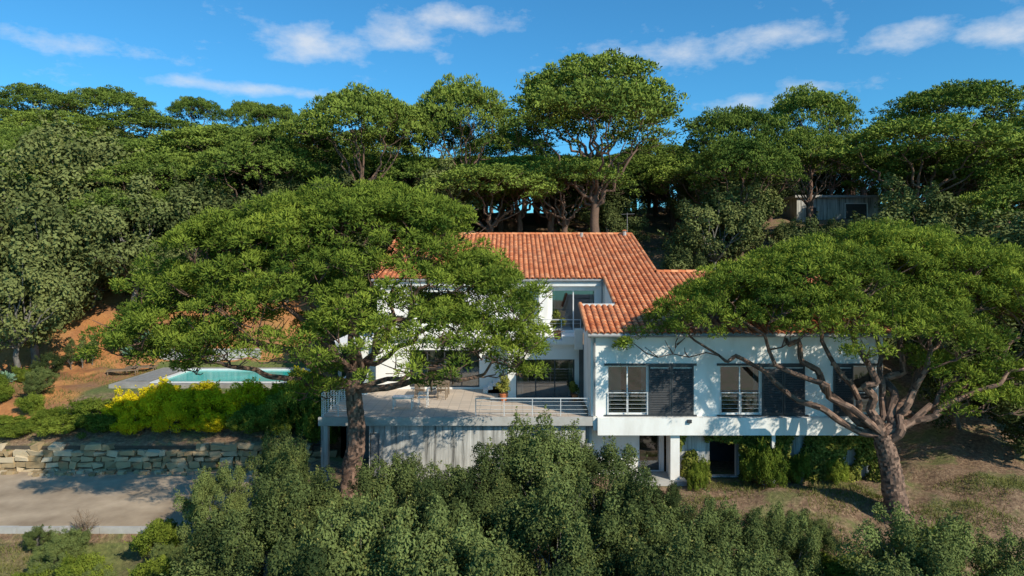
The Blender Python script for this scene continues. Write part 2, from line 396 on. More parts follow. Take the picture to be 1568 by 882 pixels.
# ------------------------------------------------------------ terrain
YC=[-80,0,10,18,24,28,36,45,53,58,64,80,105,140,200,600,3000]
ZC=[-22,-12,-9,-6,-4,-2.9,-2.75,-2.6,3.5,7.0,8.5,12,14,13,5,-20,-20]
YL=[-80,0,10,20,26.3,26.6,33.72,33.98,39,46.5,48,51,60,80,100,118,140,200,600,3000]
ZL=[-22,-12,-8.5,-5.4,-3.9,-3.52,-3.52,-2.25,-0.62,-0.62,0.2,3.0,7.5,14,20.0,20.0,15,0,-20,-20]
YR=[-80,0,10,18,24,30,36,44,50,56,64,80,105,140,200,600,3000]
ZR=[-22,-12,-10,-5.9,-3.8,-2.75,-2.0,1.2,4,6.5,9,12.2,15,15,5,-20,-20]
def sstep(x,a,b):
    t=np.clip((x-a)/(b-a),0,1); return t*t*(3-2*t)
def height(x,y):
    x=np.asarray(x,float); y=np.asarray(y,float)
    c=np.interp(y,YC,ZC); l=np.interp(y,YL,ZL); r=np.interp(y,YR,ZR)
    wl=1-sstep(x,-12.2,-8.6); wl_far=1-sstep(x,-55,0)
    wl=np.where(y>50,wl*(1-sstep(y,50,62))+wl_far*sstep(y,50,62),wl)
    wr=sstep(x,17,22)
    z=c*(1-wl)+l*wl; z=z*(1-wr)+r*wr
    bump=0.25*np.sin(x*0.7+1.3*np.sin(y*0.4))*np.cos(y*0.63)+0.12*np.sin(x*1.9+y*1.3)+0.06*np.sin(3.7*x-2.9*y)
    flat=((y>25.8)&(y<47.5)&(x<-8)&(x>-26.5))|((y>29)&(y<53)&(x>-9)&(x<17.5))
    return z+np.where(flat,0,bump)
H=lambda x,y: float(height(x,y))
def build_ground():
    xs=np.unique(np.round(np.concatenate([np.linspace(-2500,-120,14),np.arange(-120,-40,4),np.arange(-40,40,0.45),np.arange(40,120,4),np.linspace(120,2500,14)]),3))
    ys=np.unique(np.round(np.concatenate([np.linspace(-400,-20,10),np.arange(-20,14,2),np.arange(14,56,0.45),[25.8,26.3,26.6,33.72,33.98,46.5,47.5],np.arange(56,140,3),np.linspace(140,3000,22)]),3))
    X,Y=np.meshgrid(xs,ys); Z=height(X,Y)
    V=np.stack([X,Y,Z],-1).reshape(-1,3); nx=len(xs); ny=len(ys)
    i=np.arange(ny-1)[:,None]*nx; j=np.arange(nx-1)[None,:]
    F=np.stack([i+j,i+j+1,i+nx+j+1,i+nx+j],-1).reshape(-1,4)
    me=mesh_np('ground',V,F,[M['ground']],smooth=np.ones(len(F),bool))
    a=me.color_attributes.new('gcol','FLOAT_COLOR','POINT')
    x=V[:,0];y=V[:,1]
    org=((x<-13)&(y>46.5)&(y<56)).astype(float)*np.clip(0.85+0.4*np.sin(x*0.8)*np.cos(y*.9),0,1)
    org=np.maximum(org,((x<-24.5)&(y>35)&(y<48))*np.clip(0.7+0.4*np.sin(x*1.3+y)*np.cos(y*.7),0,1))
    gr=((x>-24.5)&(x<-10)&(y>39)&(y<47.4)).astype(float)*0.9
    gr=np.maximum(gr,((y<26.3)&(x<-9))*np.clip(0.5+0.5*np.sin(x*0.9)*np.cos(y*1.3+x*.3),0,1))
    org=np.where(gr>0.8,0,org)
    c=np.stack([org,gr,np.zeros_like(org),np.ones_like(org)],1).astype(np.float32)
    a.data.foreach_set('color',c.ravel())
    link('ground',me)
build_ground()

# ------------------------------------------------------------ driveway, kerb, stone wall
b=MB()
xs=np.linspace(-60,-11.4,40)
for i in range(39):
    x0,x1=xs[i],xs[i+1]
    b.quad((x0,26.7,-3.505),(x1,26.7,-3.505),(x1,33.7,-3.505),(x0,33.7,-3.505),'asphalt')
b.obj('driveway')
b=MB()
for i in range(28):
    x=-56+i*1.6
    b.box(x,x+1.58,26.48,26.62,-3.75,-3.42+random.uniform(-.01,.01),'kerb')
b.obj('kerb')
rng=np.random.default_rng(3)
b=MB()
b.box(-27.5,-9.2,33.93,34.2,-3.9,-2.3,'mortar')
z=-3.6
for c in range(5):
    x=-27.6; hgt=rng.uniform(0.24,0.34)
    while x<-9.2:
        w=rng.uniform(0.3,0.85); g=0.025
        topz=z+hgt
        if c==4 and rng.uniform()<0.45: x+=w; continue
        p=[]
        y0=33.72-rng.uniform(0,0.14)
        for (px,py,pz) in ((x+g,y0,z+g),(x+w-g,y0,z+g),(x+w-g,34.1,z+g),(x+g,34.1,z+g),(x+g,y0,topz-g),(x+w-g,y0,topz-g),(x+w-g,34.1,topz-g),(x+g,34.1,topz-g)):
            p.append((px+rng.normal(0,0.05),py+rng.normal(0,0.035),pz+rng.normal(0,0.045)))
        b.hexa(p,'stone',rng.uniform())
        x+=w
    z+=hgt
o=b.obj('stone_retaining_wall')
b=MB()
for i in range(60):
    x=rng.uniform(-26,-11); y=33.4-abs(rng.normal(0,0.18)); s=rng.uniform(0.08,0.22)
    p=[]
    for (a,c,d) in ((-1,-1,-1),(1,-1,-1),(1,1,-1),(-1,1,-1),(-1,-1,1),(1,-1,1),(1,1,1),(-1,1,1)):
        p.append((x+a*s*rng.uniform(.6,1),y+c*s*.7*rng.uniform(.6,1),-3.45+d*s*.6*rng.uniform(.6,1)))
    b.hexa(p,'stone',rng.uniform())
o=b.obj('rocks')

# ------------------------------------------------------------ pool
pool=empty('swimming_pool')
b=MB()
wx0,wx1,wy0,wy1=-21.6,-13.2,40.7,45.8
dx0,dx1,dy0,dy1=-23.7,-12.2,40.1,46.4
b.box(dx0,wx0,dy0,dy1,-0.75,-0.4,'deck'); b.box(wx1,dx1,dy0,dy1,-0.75,-0.4,'deck')
b.box(wx0,wx1,dy0,wy0,-0.75,-0.4,'deck'); b.box(wx0,wx1,wy1,dy1,-0.75,-0.4,'deck')
b.box(wx0,wx1,wy0-0.0,wy0+0.25,-0.5,-0.37,'paint'); b.box(wx0,wx1,wy1-0.25,wy1,-0.5,-0.37,'paint')
b.box(wx0,wx0+0.25,wy0+0.25,wy1-0.25,-0.5,-0.37,'paint')
b.obj('deck',pool)
b=MB(); b.quad((wx0,wy0,-0.46),(wx1,wy0,-0.46),(wx1,wy1,-0.46),(wx0,wy1,-0.46),'water'); b.obj('water',pool)
b=MB()
for i in range(8): b.box(-23.3+i*0.19,-23.3+i*0.19+0.17,41.2,45.2,-0.37,-0.33,'grey')
b.obj('pool_cover',pool)
b=MB(); b.box(-24.6,-17.6,47.6,47.9,-0.7,0.62,'conc'); b.box(-24.7,-17.5,47.55,47.95,0.62,0.69,'kerb'); b.obj('low_garden_wall')
def lounger(x,y,z,r):
    e=empty('sun_lounger',(x,y,z)); e.rotation_euler=(0,0,r); b=MB()
    for k in range(9): b.box(-0.9+k*0.15,-0.9+k*0.15+0.12,-0.32,0.32,0.30,0.33,'wood')
    b.box(-0.92,0.95,-0.36,-0.32,0.24,0.31,'wood'); b.box(-0.92,0.95,0.32,0.36,0.24,0.31,'wood')
    for k in range(5):
        x0=0.45+k*0.11; b.box(x0,x0+0.08,-0.32,0.32,0.33+k*0.09,0.36+k*0.09,'wood')
    for a in (-0.85,0.75):
        for c in (-0.34,0.30): b.box(a,a+0.05,c,c+0.05,0,0.25,'wood')
    b.obj('frame',e)
lounger(-25.4,44.6,-0.55,0.3); lounger(-24.9,45.9,-0.55,0.3)

# ------------------------------------------------------------ villa
villa=empty('villa')
ZE=3.75; YE=29.65; S=0.3
rz=lambda y: ZE+S*(y-YE)
YM=36.9; YR1=37.9; YR2=45.8; YB=33.05
XL=-7.6; XA=3.3; XB=5.0; XC=8.0; XD=16.6
def roof_mask(x,y):
    return ((y>YM)&(y<YR2)&(x>XL)&(x<XC))|((x>XB)&(x<XD)&(y<YR1)&(y>YB-0.001))|((x>XA)&(x<XD)&(y<=YB))
def build_tiles(name,x0,x1,y0,y1,zf,mask,seed):
    rng=np.random.default_rng(seed)
    p=0.28; ns=8; cl=0.36
    nx=int((x1-x0)/p)+1; ny=int(math.ceil((y1-y0)/cl))
    xs=x0+np.arange(nx*ns+1)*p/ns
    prof=np.abs(np.cos(np.arange(nx*ns+1)*math.pi/ns))
    cz=0.10*(prof**0.7)-0.03
    Vs=[];Fs=[];R=[];n=0
    colr=rng.uniform(0,1,(ny,nx+1)); jit=rng.normal(0,0.006,(ny,nx+1))
    for c in range(ny):
        ya=y0+c*cl; yb=min(ya+cl+0.03,y1+0.02)
        jx=np.repeat(jit[c],ns)[:len(xs)]; 
        Va=np.stack([xs,np.full_like(xs,ya)+jx*2,zf(ya)+cz+0.035+jx],1)
        Vb=np.stack([xs,np.full_like(xs,yb),zf(yb)+cz+0.002+jx*0],1)
        Vc=np.stack([xs,np.full_like(xs,ya)+jx*2,zf(ya)+cz-0.01+jx*0],1)
        m=len(xs)
        Vs+= [Va,Vb,Vc]
        i=np.arange(m-1); xm=(xs[:-1]+xs[1:])/2; ok=mask(xm,np.full_like(xm,min((ya+yb)/2,y1-0.01)))
        i=i[ok]
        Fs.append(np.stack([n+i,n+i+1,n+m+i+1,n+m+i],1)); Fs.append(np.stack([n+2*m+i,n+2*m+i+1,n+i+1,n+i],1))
        ti=((i+ns//2)//ns)
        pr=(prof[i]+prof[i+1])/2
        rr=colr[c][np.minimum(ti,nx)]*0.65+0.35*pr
        rr=np.where(pr<0.5,0.08+rr*0.1,rr)  # pan channels toned darker than the covers, course risers darker still
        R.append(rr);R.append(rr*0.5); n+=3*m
    F=np.concatenate(Fs)
    me=mesh_np(name,np.concatenate(Vs),F,[M['tile']],tone=np.concatenate(R))
    return link(name,me,villa)
build_tiles('roof_tiles',XL,XD,YE,YR2,rz,roof_mask,1)
build_tiles('roof_tiles_rear_main',XL,XC,YR2,52.2,lambda y: rz(YR2)-S*(y-YR2),lambda x,y:(x<XC),2)
build_tiles('roof_tiles_rear_wing',XC,XD,YR1,45.0,lambda y: rz(YR1)-S*(y-YR1),lambda x,y:(x<XD),3)
b=MB()
def caps(p0,p1,r=0.13):
    p0=Vector(p0);p1=Vector(p1); L=(p1-p0).length; n=int(L/0.4); 
    d=(p1-p0).normalized(); u=d.cross(Vector((0,0,1))).normalized(); w=u.cross(d)
    for i in range(n):
        a=p0+d*(L*i/n); c=p0+d*(L*(i+1)/n+0.03); rr=0.35+0.65*random.random()
        for k in range(6):
            t0=math.pi*k/6;t1=math.pi*(k+1)/6
            q=[]
            for (pt,r_) in ((a,r*1.08),(c,r*0.93)):
                for t in (t0,t1): q.append(tuple(pt+u*math.cos(t)*r_+w*math.sin(t)*r_))
            b.quad(q[0],q[1],q[3],q[2],'tile',rr)
caps((XL,YR2,rz(YR2)+0.03),(XC,YR2,rz(YR2)+0.03))
caps((XC,YR1,rz(YR1)+0.03),(XD,YR1,rz(YR1)+0.03))
for X,a,c in ((XC,YR1,YR2),(XB,YB,YM),(XD,YE,YR1),(XL,YM,YR2),(XA,YE,YB)):
    caps((X,a,rz(a)+0.03),(X,c,rz(c)+0.03),0.11)
b.obj('ridge_tiles',villa)
b=MB()
def slab(x0,x1,y0,y1,t=0.16,up=0.04):
    za,zb=rz(y0)-up,rz(y1)-up
    b.hexa([(x0,y0,za-t),(x1,y0,za-t),(x1,y1,zb-t),(x0,y1,zb-t),(x0,y0,za),(x1,y0,za),(x1,y1,zb),(x0,y1,zb)],'trim')
slab(XA+0.03,XD-0.02,YE+0.03,YB); slab(XB+0.02,XD-0.02,YB+0.003,YR1); slab(XL+0.02,XC-0.02,YM+0.03,YR2)
def slabb(x0,x1,y0,y1,yr,t=0.16):
    f=lambda y: rz(yr)-S*(y-yr)-0.04
    za,zb=f(y0),f(y1)
    b.hexa([(x0,y0,za-t),(x1,y0,za-t),(x1,y1,zb-t),(x0,y1,zb-t),(x0,y0,za),(x1,y0,za),(x1,y1,zb),(x0,y1,zb)],'trim')
slabb(XL+0.02,XC-0.02,YR2+0.002,52.2,YR2); slabb(XC+0.0,XD-0.02,YR1+0.002,45.0,YR1)
b.box(XL+0.05,XB-0.03,YM+0.06,YM+0.26,rz(YM)-0.42,rz(YM)-0.202,'trim')
b.box(XA+0.05,XB,YB-0.02,YB+0.06,rz(YB)-0.12,rz(YB)+0.05,'trim')
b.obj('roof_structure',villa)
b=MB()
b.tube((XA,YE-0.05,ZE-0.10),(XD,YE-0.05,ZE-0.10),0.06,0.06,'grey',8)
b.tube((XL,YM-0.05,rz(YM)-0.10),(XB-0.05,YM-0.05,rz(YM)-0.10),0.06,0.06,'grey',8)
b.tube((3.62,29.9,ZE-0.15),(3.62,29.9,0.12),0.045,0.045,'grey',8)
b.tube((4.86,36.85,rz(YM)-0.15),(4.86,36.85,2.9),0.045,0.045,'grey',8)
b.obj('gutters',villa)

W=MB(); G=MB(); FR=MB(); ROOM=MB(); SH=MB(); RL=MB()
def wall(x0,x1,z0,z1,y,th,ops=(),k='white'):
    ops=sorted(ops); x=x0
    for (a,c,d,e) in ops:
        if a>x: W.box(x,a,y,y+th,z0,z1,k)
        if d>z0: W.box(a,c,y,y+th,z0,d,k)
        if e<z1: W.box(a,c,y,y+th,e,z1,k)
        x=c
    if x1>x: W.box(x,x1,y,y+th,z0,z1,k)
def window(a,c,d,e,y,n=2,room=True,k='paint',curt=True,mid=False):
    f=0.055; yy=y+0.10
    FR.box(a,c,yy,yy+0.06,e-f,e,k); FR.box(a,c,yy,yy+0.06,d,d+f,k)
    for i in range(n+1):
        x=a+(c-a-f)*i/n; FR.box(x,x+f,yy+0.003,yy+0.057,d+f,e-f,k)
    if mid: FR.box(a+f,c-f,yy+0.01,yy+0.05,d+(e-d)*0.33,d+(e-d)*0.33+0.05,k)
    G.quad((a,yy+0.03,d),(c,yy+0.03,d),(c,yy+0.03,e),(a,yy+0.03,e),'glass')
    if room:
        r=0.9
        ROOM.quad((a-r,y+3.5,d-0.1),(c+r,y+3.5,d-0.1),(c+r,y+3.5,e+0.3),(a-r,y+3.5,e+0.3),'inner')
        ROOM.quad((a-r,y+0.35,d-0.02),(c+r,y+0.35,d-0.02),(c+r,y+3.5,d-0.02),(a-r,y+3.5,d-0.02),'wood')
        if curt:
            w=(c-a)
            for (x0,x1) in ((a+0.02,a+w*random.uniform(0.06,0.13)),(c-w*random.uniform(0.06,0.15),c-0.02)):
                nf=max(3,int((x1-x0)/0.07)); 
                for i in range(nf):
                    q0=x0+(x1-x0)*i/nf;q1=x0+(x1-x0)*(i+1)/nf; o0=0.04*(i%2);o1=0.04*((i+1)%2)
                    ROOM.quad((q0,y+0.3+o0,d+0.03),(q1,y+0.3+o1,d+0.03),(q1,y+0.3+o1,e-0.03),(q0,y+0.3+o0,e-0.03),'curtain')
def shutter(a,c,d,e,y,n=2):
    w=(c-a)/n
    for i in range(n):
        x0=a+w*i+0.01;x1=a+w*(i+1)-0.01; f=0.07
        SH.box(x0,x0+f,y,y+0.05,d,e,'dark');SH.box(x1-f,x1,y,y+0.05,d,e,'dark')
        SH.box(x0+f,x1-f,y,y+0.05,d,d+f,'dark');SH.box(x0+f,x1-f,y,y+0.05,e-f,e,'dark')
        z=d+f+0.01
        while z<e-f-0.05:
            SH.hexa([(x0+f,y+0.004,z),(x1-f,y+0.004,z),(x1-f,y+0.04,z+0.045),(x0+f,y+0.04,z+0.045),
                     (x0+f,y+0.004,z+0.02),(x1-f,y+0.004,z+0.02),(x1-f,y+0.04,z+0.065),(x0+f,y+0.04,z+0.065)],'dark')
            z+=0.075
def rail_x(x0,x1,y,z,h=0.95,bars=4,post=1.2,k='steel'):
    n=max(1,round((x1-x0)/post))
    for i in range(n+1):
        x=x0+(x1-x0)*i/n; RL.box(x-0.018,x+0.018,y-0.018,y+0.018,z,z+h,k)
    RL.box(x0-0.02,x1+0.02,y-0.025,y+0.025,z+h,z+h+0.04,k)
    for i in range(bars):
        zz=z+h*(i+0.6)/(bars+0.3); RL.tube((x0,y,zz),(x1,y,zz),0.009,0.009,k,4)
def rail_y(y0,y1,x,z,h=0.95,bars=4,post=1.2,k='steel'):
    n=max(1,round((y1-y0)/post))
    for i in range(n+1):
        y=y0+(y1-y0)*i/n; RL.box(x-0.018,x+0.018,y-0.018,y+0.018,z,z+h,k)
    RL.box(x-0.025,x+0.025,y0,y1,z+h,z+h+0.04,k)
    for i in range(bars):
        zz=z+h*(i+0.6)/(bars+0.3); RL.tube((x,y0,zz),(x,y1,zz),0.009,0.009,k,4)
zt=3.52
ops=[(4.19,5.97,0.14,2.29),(9.13,10.94,0.14,2.29),(15.0,15.96,0.14,2.29)]
wall(3.47,16.3,0.083,zt,30.0,0.28,ops)
for o_ in ops: window(*o_,30.0,2 if o_[0]<14 else 1)
shutter(5.99,7.98,0.16,2.3,29.93); shutter(10.96,12.86,0.16,2.3,29.93); shutter(14.1,14.98,0.16,2.3,29.93,1)
for a,c in ((4.05,8.1),(9.0,13.0),(14.0,16.1)):
    SH.box(a,c,29.92,29.995,2.305,2.40,'dark'); SH.box(a,c,29.9,29.995,0.087,0.145,'dark')
for a,c in ((4.22,5.94),(9.16,10.91),(15.03,15.93)): rail_x(a,c,29.94,0.15,0.95,5,0.9)
def wall_y(x,y0,y1,z0,zf0,zf1,th=0.28,k='white'):
    W.hexa([(x,y0,z0),(x+th,y0,z0),(x+th,y1,z0),(x,y1,z0),(x,y0,zf0),(x+th,y0,zf0),(x+th,y1,zf1),(x,y1,zf1)],k)
wall_y(3.47,30.28,33.05,0.0,rz(30.28)-0.2,rz(33.05)-0.2)
W.box(3.75,5.28,33.0,33.2,0,rz(33)-0.22,'white')
wall_y(5.0,33.2,37.2,2.95,rz(33.2)-0.2,rz(37.2)-0.2)
wall_y(16.02,30.28,45,0.0,rz(30.28)-0.25,rz(33)-0.2)
W.box(15.9,16.15,30.9,44,-2.8,-0.67,'conc')
wall_y(7.7,37.9,45.8,4,rz(37.9)-0.2,rz(45.8)-0.2)
wall_y(-7.3,37.0,51.8,-2.7,rz(37)-0.22,rz(37)-0.22)
W.box(16.0,16.28,34,44,0.1,rz(34)-0.3,'white')
W.box(-7.3,7.9,51.5,51.8,-2.7,6.3,'white'); W.box(8,16.2,44.5,44.8,-2.7,3.8,'white')
W.box(3.72,16.32,29.62,31.5,-0.67,0.08,'white'); W.box(3.475,16.3,31.5,44,-0.6,0.0,'white')
W.box(3.55,3.72,29.8,31.4,-0.5,0.06,'white')
SH.box(7.6,7.78,29.52,29.62,-0.12,0.02,'dark')
wall(3.5,6.9,-2.8,-0.67,31.0,0.25,[(5.75,6.75,-2.7,-0.8)])
window(5.75,6.75,-2.7,-0.8,31.0,1,curt=False)
W.box(6.92,7.32,29.8,30.15,-2.8,-0.67,'white')
W.box(7.0,7.2,30.15,31.0,-2.8,-0.67,'white')
wall(7.2,15.9,-2.8,-0.67,30.6,0.25,[(8.85,10.05,-2.75,-1.1)],'conc')
ROOM.quad((8,33,-2.8),(11,33,-2.8),(11,33,-0.6),(8,33,-0.6),'dark')  # dark sheet standing in for the shade inside the opening
W.box(11.35,11.5,29.8,29.95,-2.8,-0.67,'white')
W.box(5.3,7.6,29.6,31.0,-2.86,-2.66,'kerb')
yU=37.2
opsU=[(0.35,1.25,3.05,5.3),(2.15,4.55,3.05,5.3),(-5.2,-2.6,3.4,5.2)]
wall(-7.3,5.0,2.95,rz(yU)-0.2,yU,0.28,opsU)
window(*opsU[0],yU,1); window(*opsU[1],yU,2); window(*opsU[2],yU,2)
W.box(1.45,1.95,36.95,37.19,2.95,5.5,'white')
yL=34.0
opsL=[(0.2,3.12,0.05,1.98)]
wall(-0.2,3.47,0.0,2.75,yL,0.28,opsL)
window(*opsL[0],yL,3,k='dark')
W.box(-0.2,0.08,yL+0.28,37.2,0,2.75,'white')
W.box(-0.35,3.465,33.75,37.19,2.75,2.95,'white')
W.box(-0.35,0.5,33.75,33.92,2.95,3.6,'white')
W.box(2.5,3.46,33.75,33.92,2.95,3.15,'white')
rail_x(0.55,3.4,33.85,2.95,1.0,4,0.9)
W.box(3.08,3.465,33.4,33.74,2.55,3.55,'white')
yW=36.6
opsW=[(-5.5,-1.75,0.1,2.1)]
wall(-7.3,-0.2,0.0,2.95,yW,0.28,opsW)
window(*opsW[0],yW,4,k='dark')
W.box(-7.3,-0.2,yW+0.28,yU,2.8,2.95,'white')
W.box(-7.45,-0.36,36.3,36.6,2.75,2.97,'white')
for i in range(5): W.box(-1.5+i*0.25,-0.21,35.5,36.59,0.002,0.18*(i+1),'white')
W.box(-9.3,-7.31,34.9,39.5,2.5,2.7,'white'); W.box(-7.75,-7.45,35.1,35.4,0,2.5,'white')
W.box(-8.95,-8.8,35.1,35.25,0,2.5,'grey'); W.box(-9.3,-7.3,39.2,39.45,-1,2.5,'white')
W.box(-8.45,3.47,29.85,44,-0.32,0.0,'conc')
W.quad((-8.4,29.9,0.004),(3.46,29.9,0.004),(3.46,40,0.004),(-8.4,40,0.004),'terr')
W.box(-8.47,3.55,29.82,29.98,-0.30,0.06,'kerb')
wall(-6.3,3.52,-3.2,-0.32,30.1,0.25,[(-6.28,-5.85,-2.7,-0.7)],'conc')
W.box(-8.4,-8.1,30.0,30.3,-3.2,-0.32,'conc'); W.box(-8.4,-8.12,33.5,36,-3.2,-0.32,'conc')
W.quad((-8.4,33.5,-3.2),(-6.0,33.5,-3.2),(-6.0,33.5,-0.32),(-8.4,33.5,-0.32),'inner')
W.box(-6.3,-6.05,30.35,33.5,-3.2,-0.32,'conc')
SH.box(-6.25,-5.87,30.2,30.26,-2.7,-0.72,'grey'); SH.box(1.0,1.25,29.98,30.08,-0.75,-0.5,'dark')
rail_y(30.0,36.0,-8.35,0.05,1.0,9,0.5,'paint')
rail_x(-1.6,3.4,30.15,0.06,0.75,4,1.25)
rail_x(-8.3,-7.0,30.05,0.06,0.9,9,0.6,'paint')
W.obj('walls',villa);G.obj('window_glass',villa);FR.obj('window_frames',villa);ROOM.obj('interiors',villa);SH.obj('shutters',villa);RL.obj('railings',villa)
b=MB()
b.tube((7.5,45.5,rz(45.5)),(7.5,45.5,rz(45.5)+0.35),0.12,0.12,'kerb'); b.tube((7.5,45.5,rz(45.5)+0.35),(7.5,45.5,rz(45.5)+0.42),0.2,0.05,'tile')
b.tube((4.6,45.2,rz(45.2)),(4.6,45.2,rz(45.2)+0.3),0.1,0.1,'kerb')
b.obj('roof_vents',villa)
b=MB()
b.tube((7.8,46.2,8.2),(7.8,46.2,10.1),0.018,0.015,'grey',6)
b.tube((7.4,46.2,10.0),(8.3,46.2,10.03),0.01,0.01,'grey',5)
for i in range(7): b.tube((7.45+i*0.12,46.0,10.01),(7.45+i*0.12,46.4,10.01),0.006,0.006,'grey',4)
b.obj('antenna',villa)

def chair(x,y,r,k='paint'):
    e=empty('garden_chair',(x,y,0.006)); e.rotation_euler=(0,0,r); b=MB()
    for a in (-0.22,0.19):
        b.box(a,a+0.03,-0.22,-0.19,0,0.43,k); b.box(a,a+0.03,0.19,0.22,0,0.88,k)
        b.box(a,a+0.03,-0.22,0.19,0.62,0.65,k); b.box(a,a+0.03,-0.22,-0.19,0.43,0.62,k)
    for i in range(5): b.box(-0.21,0.21,-0.22+i*0.085,-0.15+i*0.085,0.43,0.455,k)
    for i in range(4): b.box(-0.19,0.19,0.195,0.215,0.5+i*0.1,0.57+i*0.1,k)
    b.obj('frame',e)
def table(x,y,w=1.0,d=0.7,h=0.72,k='paint'):
    e=empty('garden_table',(x,y,0.006)); b=MB()
    n=7
    for i in range(n): b.box(-w/2,w/2,-d/2+i*d/n,-d/2+(i+0.9)*d/n,h-0.03,h,k)
    b.box(-w/2+.03,w/2-.03,-d/2+.03,-d/2+.06,h-.09,h-.031,k); b.box(-w/2+.03,w/2-.03,d/2-.06,d/2-.03,h-.09,h-.031,k)
    for a in (-w/2+0.03,w/2-0.07):
        for c in (-d/2+0.03,d/2-0.07): b.box(a,a+0.04,c,c+0.04,0,h-0.03,k)
    b.obj('frame',e)
table(-5.1,32.0,0.95,0.6,0.55); chair(-4.2,32.3,-1.6); table(-4.0,34.8,1.6,0.9,0.73,'wood'); chair(-4.6,34.0,3.14,'wood'); chair(-3.5,34.0,3.14,'wood'); chair(-4.4,35.6,0,'wood'); chair(-3.5,35.6,0,'wood')
def pot(x,y,z,s=1,seed=1):
    e=empty('potted_plant',(x,y,z)); b=MB()
    b.tube((0,0,0),(0,0,0.35*s),0.14*s,0.2*s,'tile',12); b.tube((0,0,0.35*s),(0,0,0.39*s),0.22*s,0.22*s,'tile',12); b.obj('pot',e)
    me=oak('pot_foliage',seed,0.32*s,0.4*s,0.8*s,10,90,0.1,M['ivy'],0.02,0.5); link('foliage',me,e)
pot(2.3,34.4,2.95,1.1,3); pot(-0.4,33.4,0.01,1.0,4); pot(3.1,33.6,0.01,0.8,5)

hb=empty('neighbour_house')
b=MB()
b.box(31.3,40.5,75,82,8,13.7,'conc'); b.box(31.0,40.9,74.7,82.3,13.7,13.95,'kerb'); b.box(36.6,38.9,74.9,75.01,11.4,13.0,'dark'); b.box(38.9,39.0,74.85,75.0,11.3,13.1,'paint'); b.box(36.5,36.6,74.85,75.0,11.3,13.1,'paint'); b.box(36.6,38.9,74.85,75.0,13.0,13.1,'paint')
b.box(32.3,33.4,74.9,75.01,10.8,12.6,'dark')
b.box(40.9,46,76,82,8,12.9,'white'); b.box(40.95,46.3,75.7,82.3,12.9,13.1,'kerb')
b.obj('walls',hb)

# ------------------------------------------------------------ hero pines
z0=-3.0
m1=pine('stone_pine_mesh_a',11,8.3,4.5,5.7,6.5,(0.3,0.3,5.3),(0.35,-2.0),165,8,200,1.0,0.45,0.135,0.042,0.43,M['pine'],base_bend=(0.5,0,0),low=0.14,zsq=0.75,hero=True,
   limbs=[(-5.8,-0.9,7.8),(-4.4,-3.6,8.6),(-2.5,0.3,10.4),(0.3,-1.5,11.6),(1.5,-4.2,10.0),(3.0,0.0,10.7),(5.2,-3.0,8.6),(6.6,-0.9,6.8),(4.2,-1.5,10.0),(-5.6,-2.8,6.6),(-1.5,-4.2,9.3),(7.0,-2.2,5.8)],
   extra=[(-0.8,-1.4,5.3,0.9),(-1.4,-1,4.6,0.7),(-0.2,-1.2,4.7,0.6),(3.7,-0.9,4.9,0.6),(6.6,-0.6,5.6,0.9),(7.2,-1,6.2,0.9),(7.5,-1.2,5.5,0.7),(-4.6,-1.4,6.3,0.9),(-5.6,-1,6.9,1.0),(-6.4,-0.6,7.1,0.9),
     (-5.4,-3.4,6.3,0.8),(-6.1,-2.9,6.7,0.8),(-4.4,-3.9,6.2,0.7),(-4.9,-2.8,5.9,0.7)])  # low front pads added to cast dappled shadow on the driveway
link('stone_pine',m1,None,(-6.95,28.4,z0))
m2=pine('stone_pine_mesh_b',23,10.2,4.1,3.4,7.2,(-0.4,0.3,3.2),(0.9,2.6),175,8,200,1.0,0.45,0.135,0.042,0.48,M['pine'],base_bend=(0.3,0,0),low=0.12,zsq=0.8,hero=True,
   limbs=[(-7.6,2.6,7.3),(-6,1,8.2),(-4.0,4.2,8.8),(-1.5,0.4,9),(0.5,3.6,9.4),(2.5,0.4,9),(4.5,4.2,9.0),(6.8,1.5,8),(8.5,3.2,7.4),(2,2.4,9.4),(-2.6,2.6,9.3),(6,0.2,6.4)],
   extra=[(2.2,0.6,5.6,0.9),(3.4,1,5.3,1.0),(4.6,0.8,5.5,1.0),(5.8,1.2,5.2,1.0),(3.0,0.2,4.7,0.8),(4.2,0.4,4.6,0.9),(5.4,0.5,4.4,0.9),(6.8,0.6,4.9,1.0),(1.4,0.8,6.0,0.7),(7.6,1,5.6,1.0),(2.6,0.4,4.2,0.6)])
link('stone_pine',m2,None,(15.1,26.8,H(15.1,26.8)))

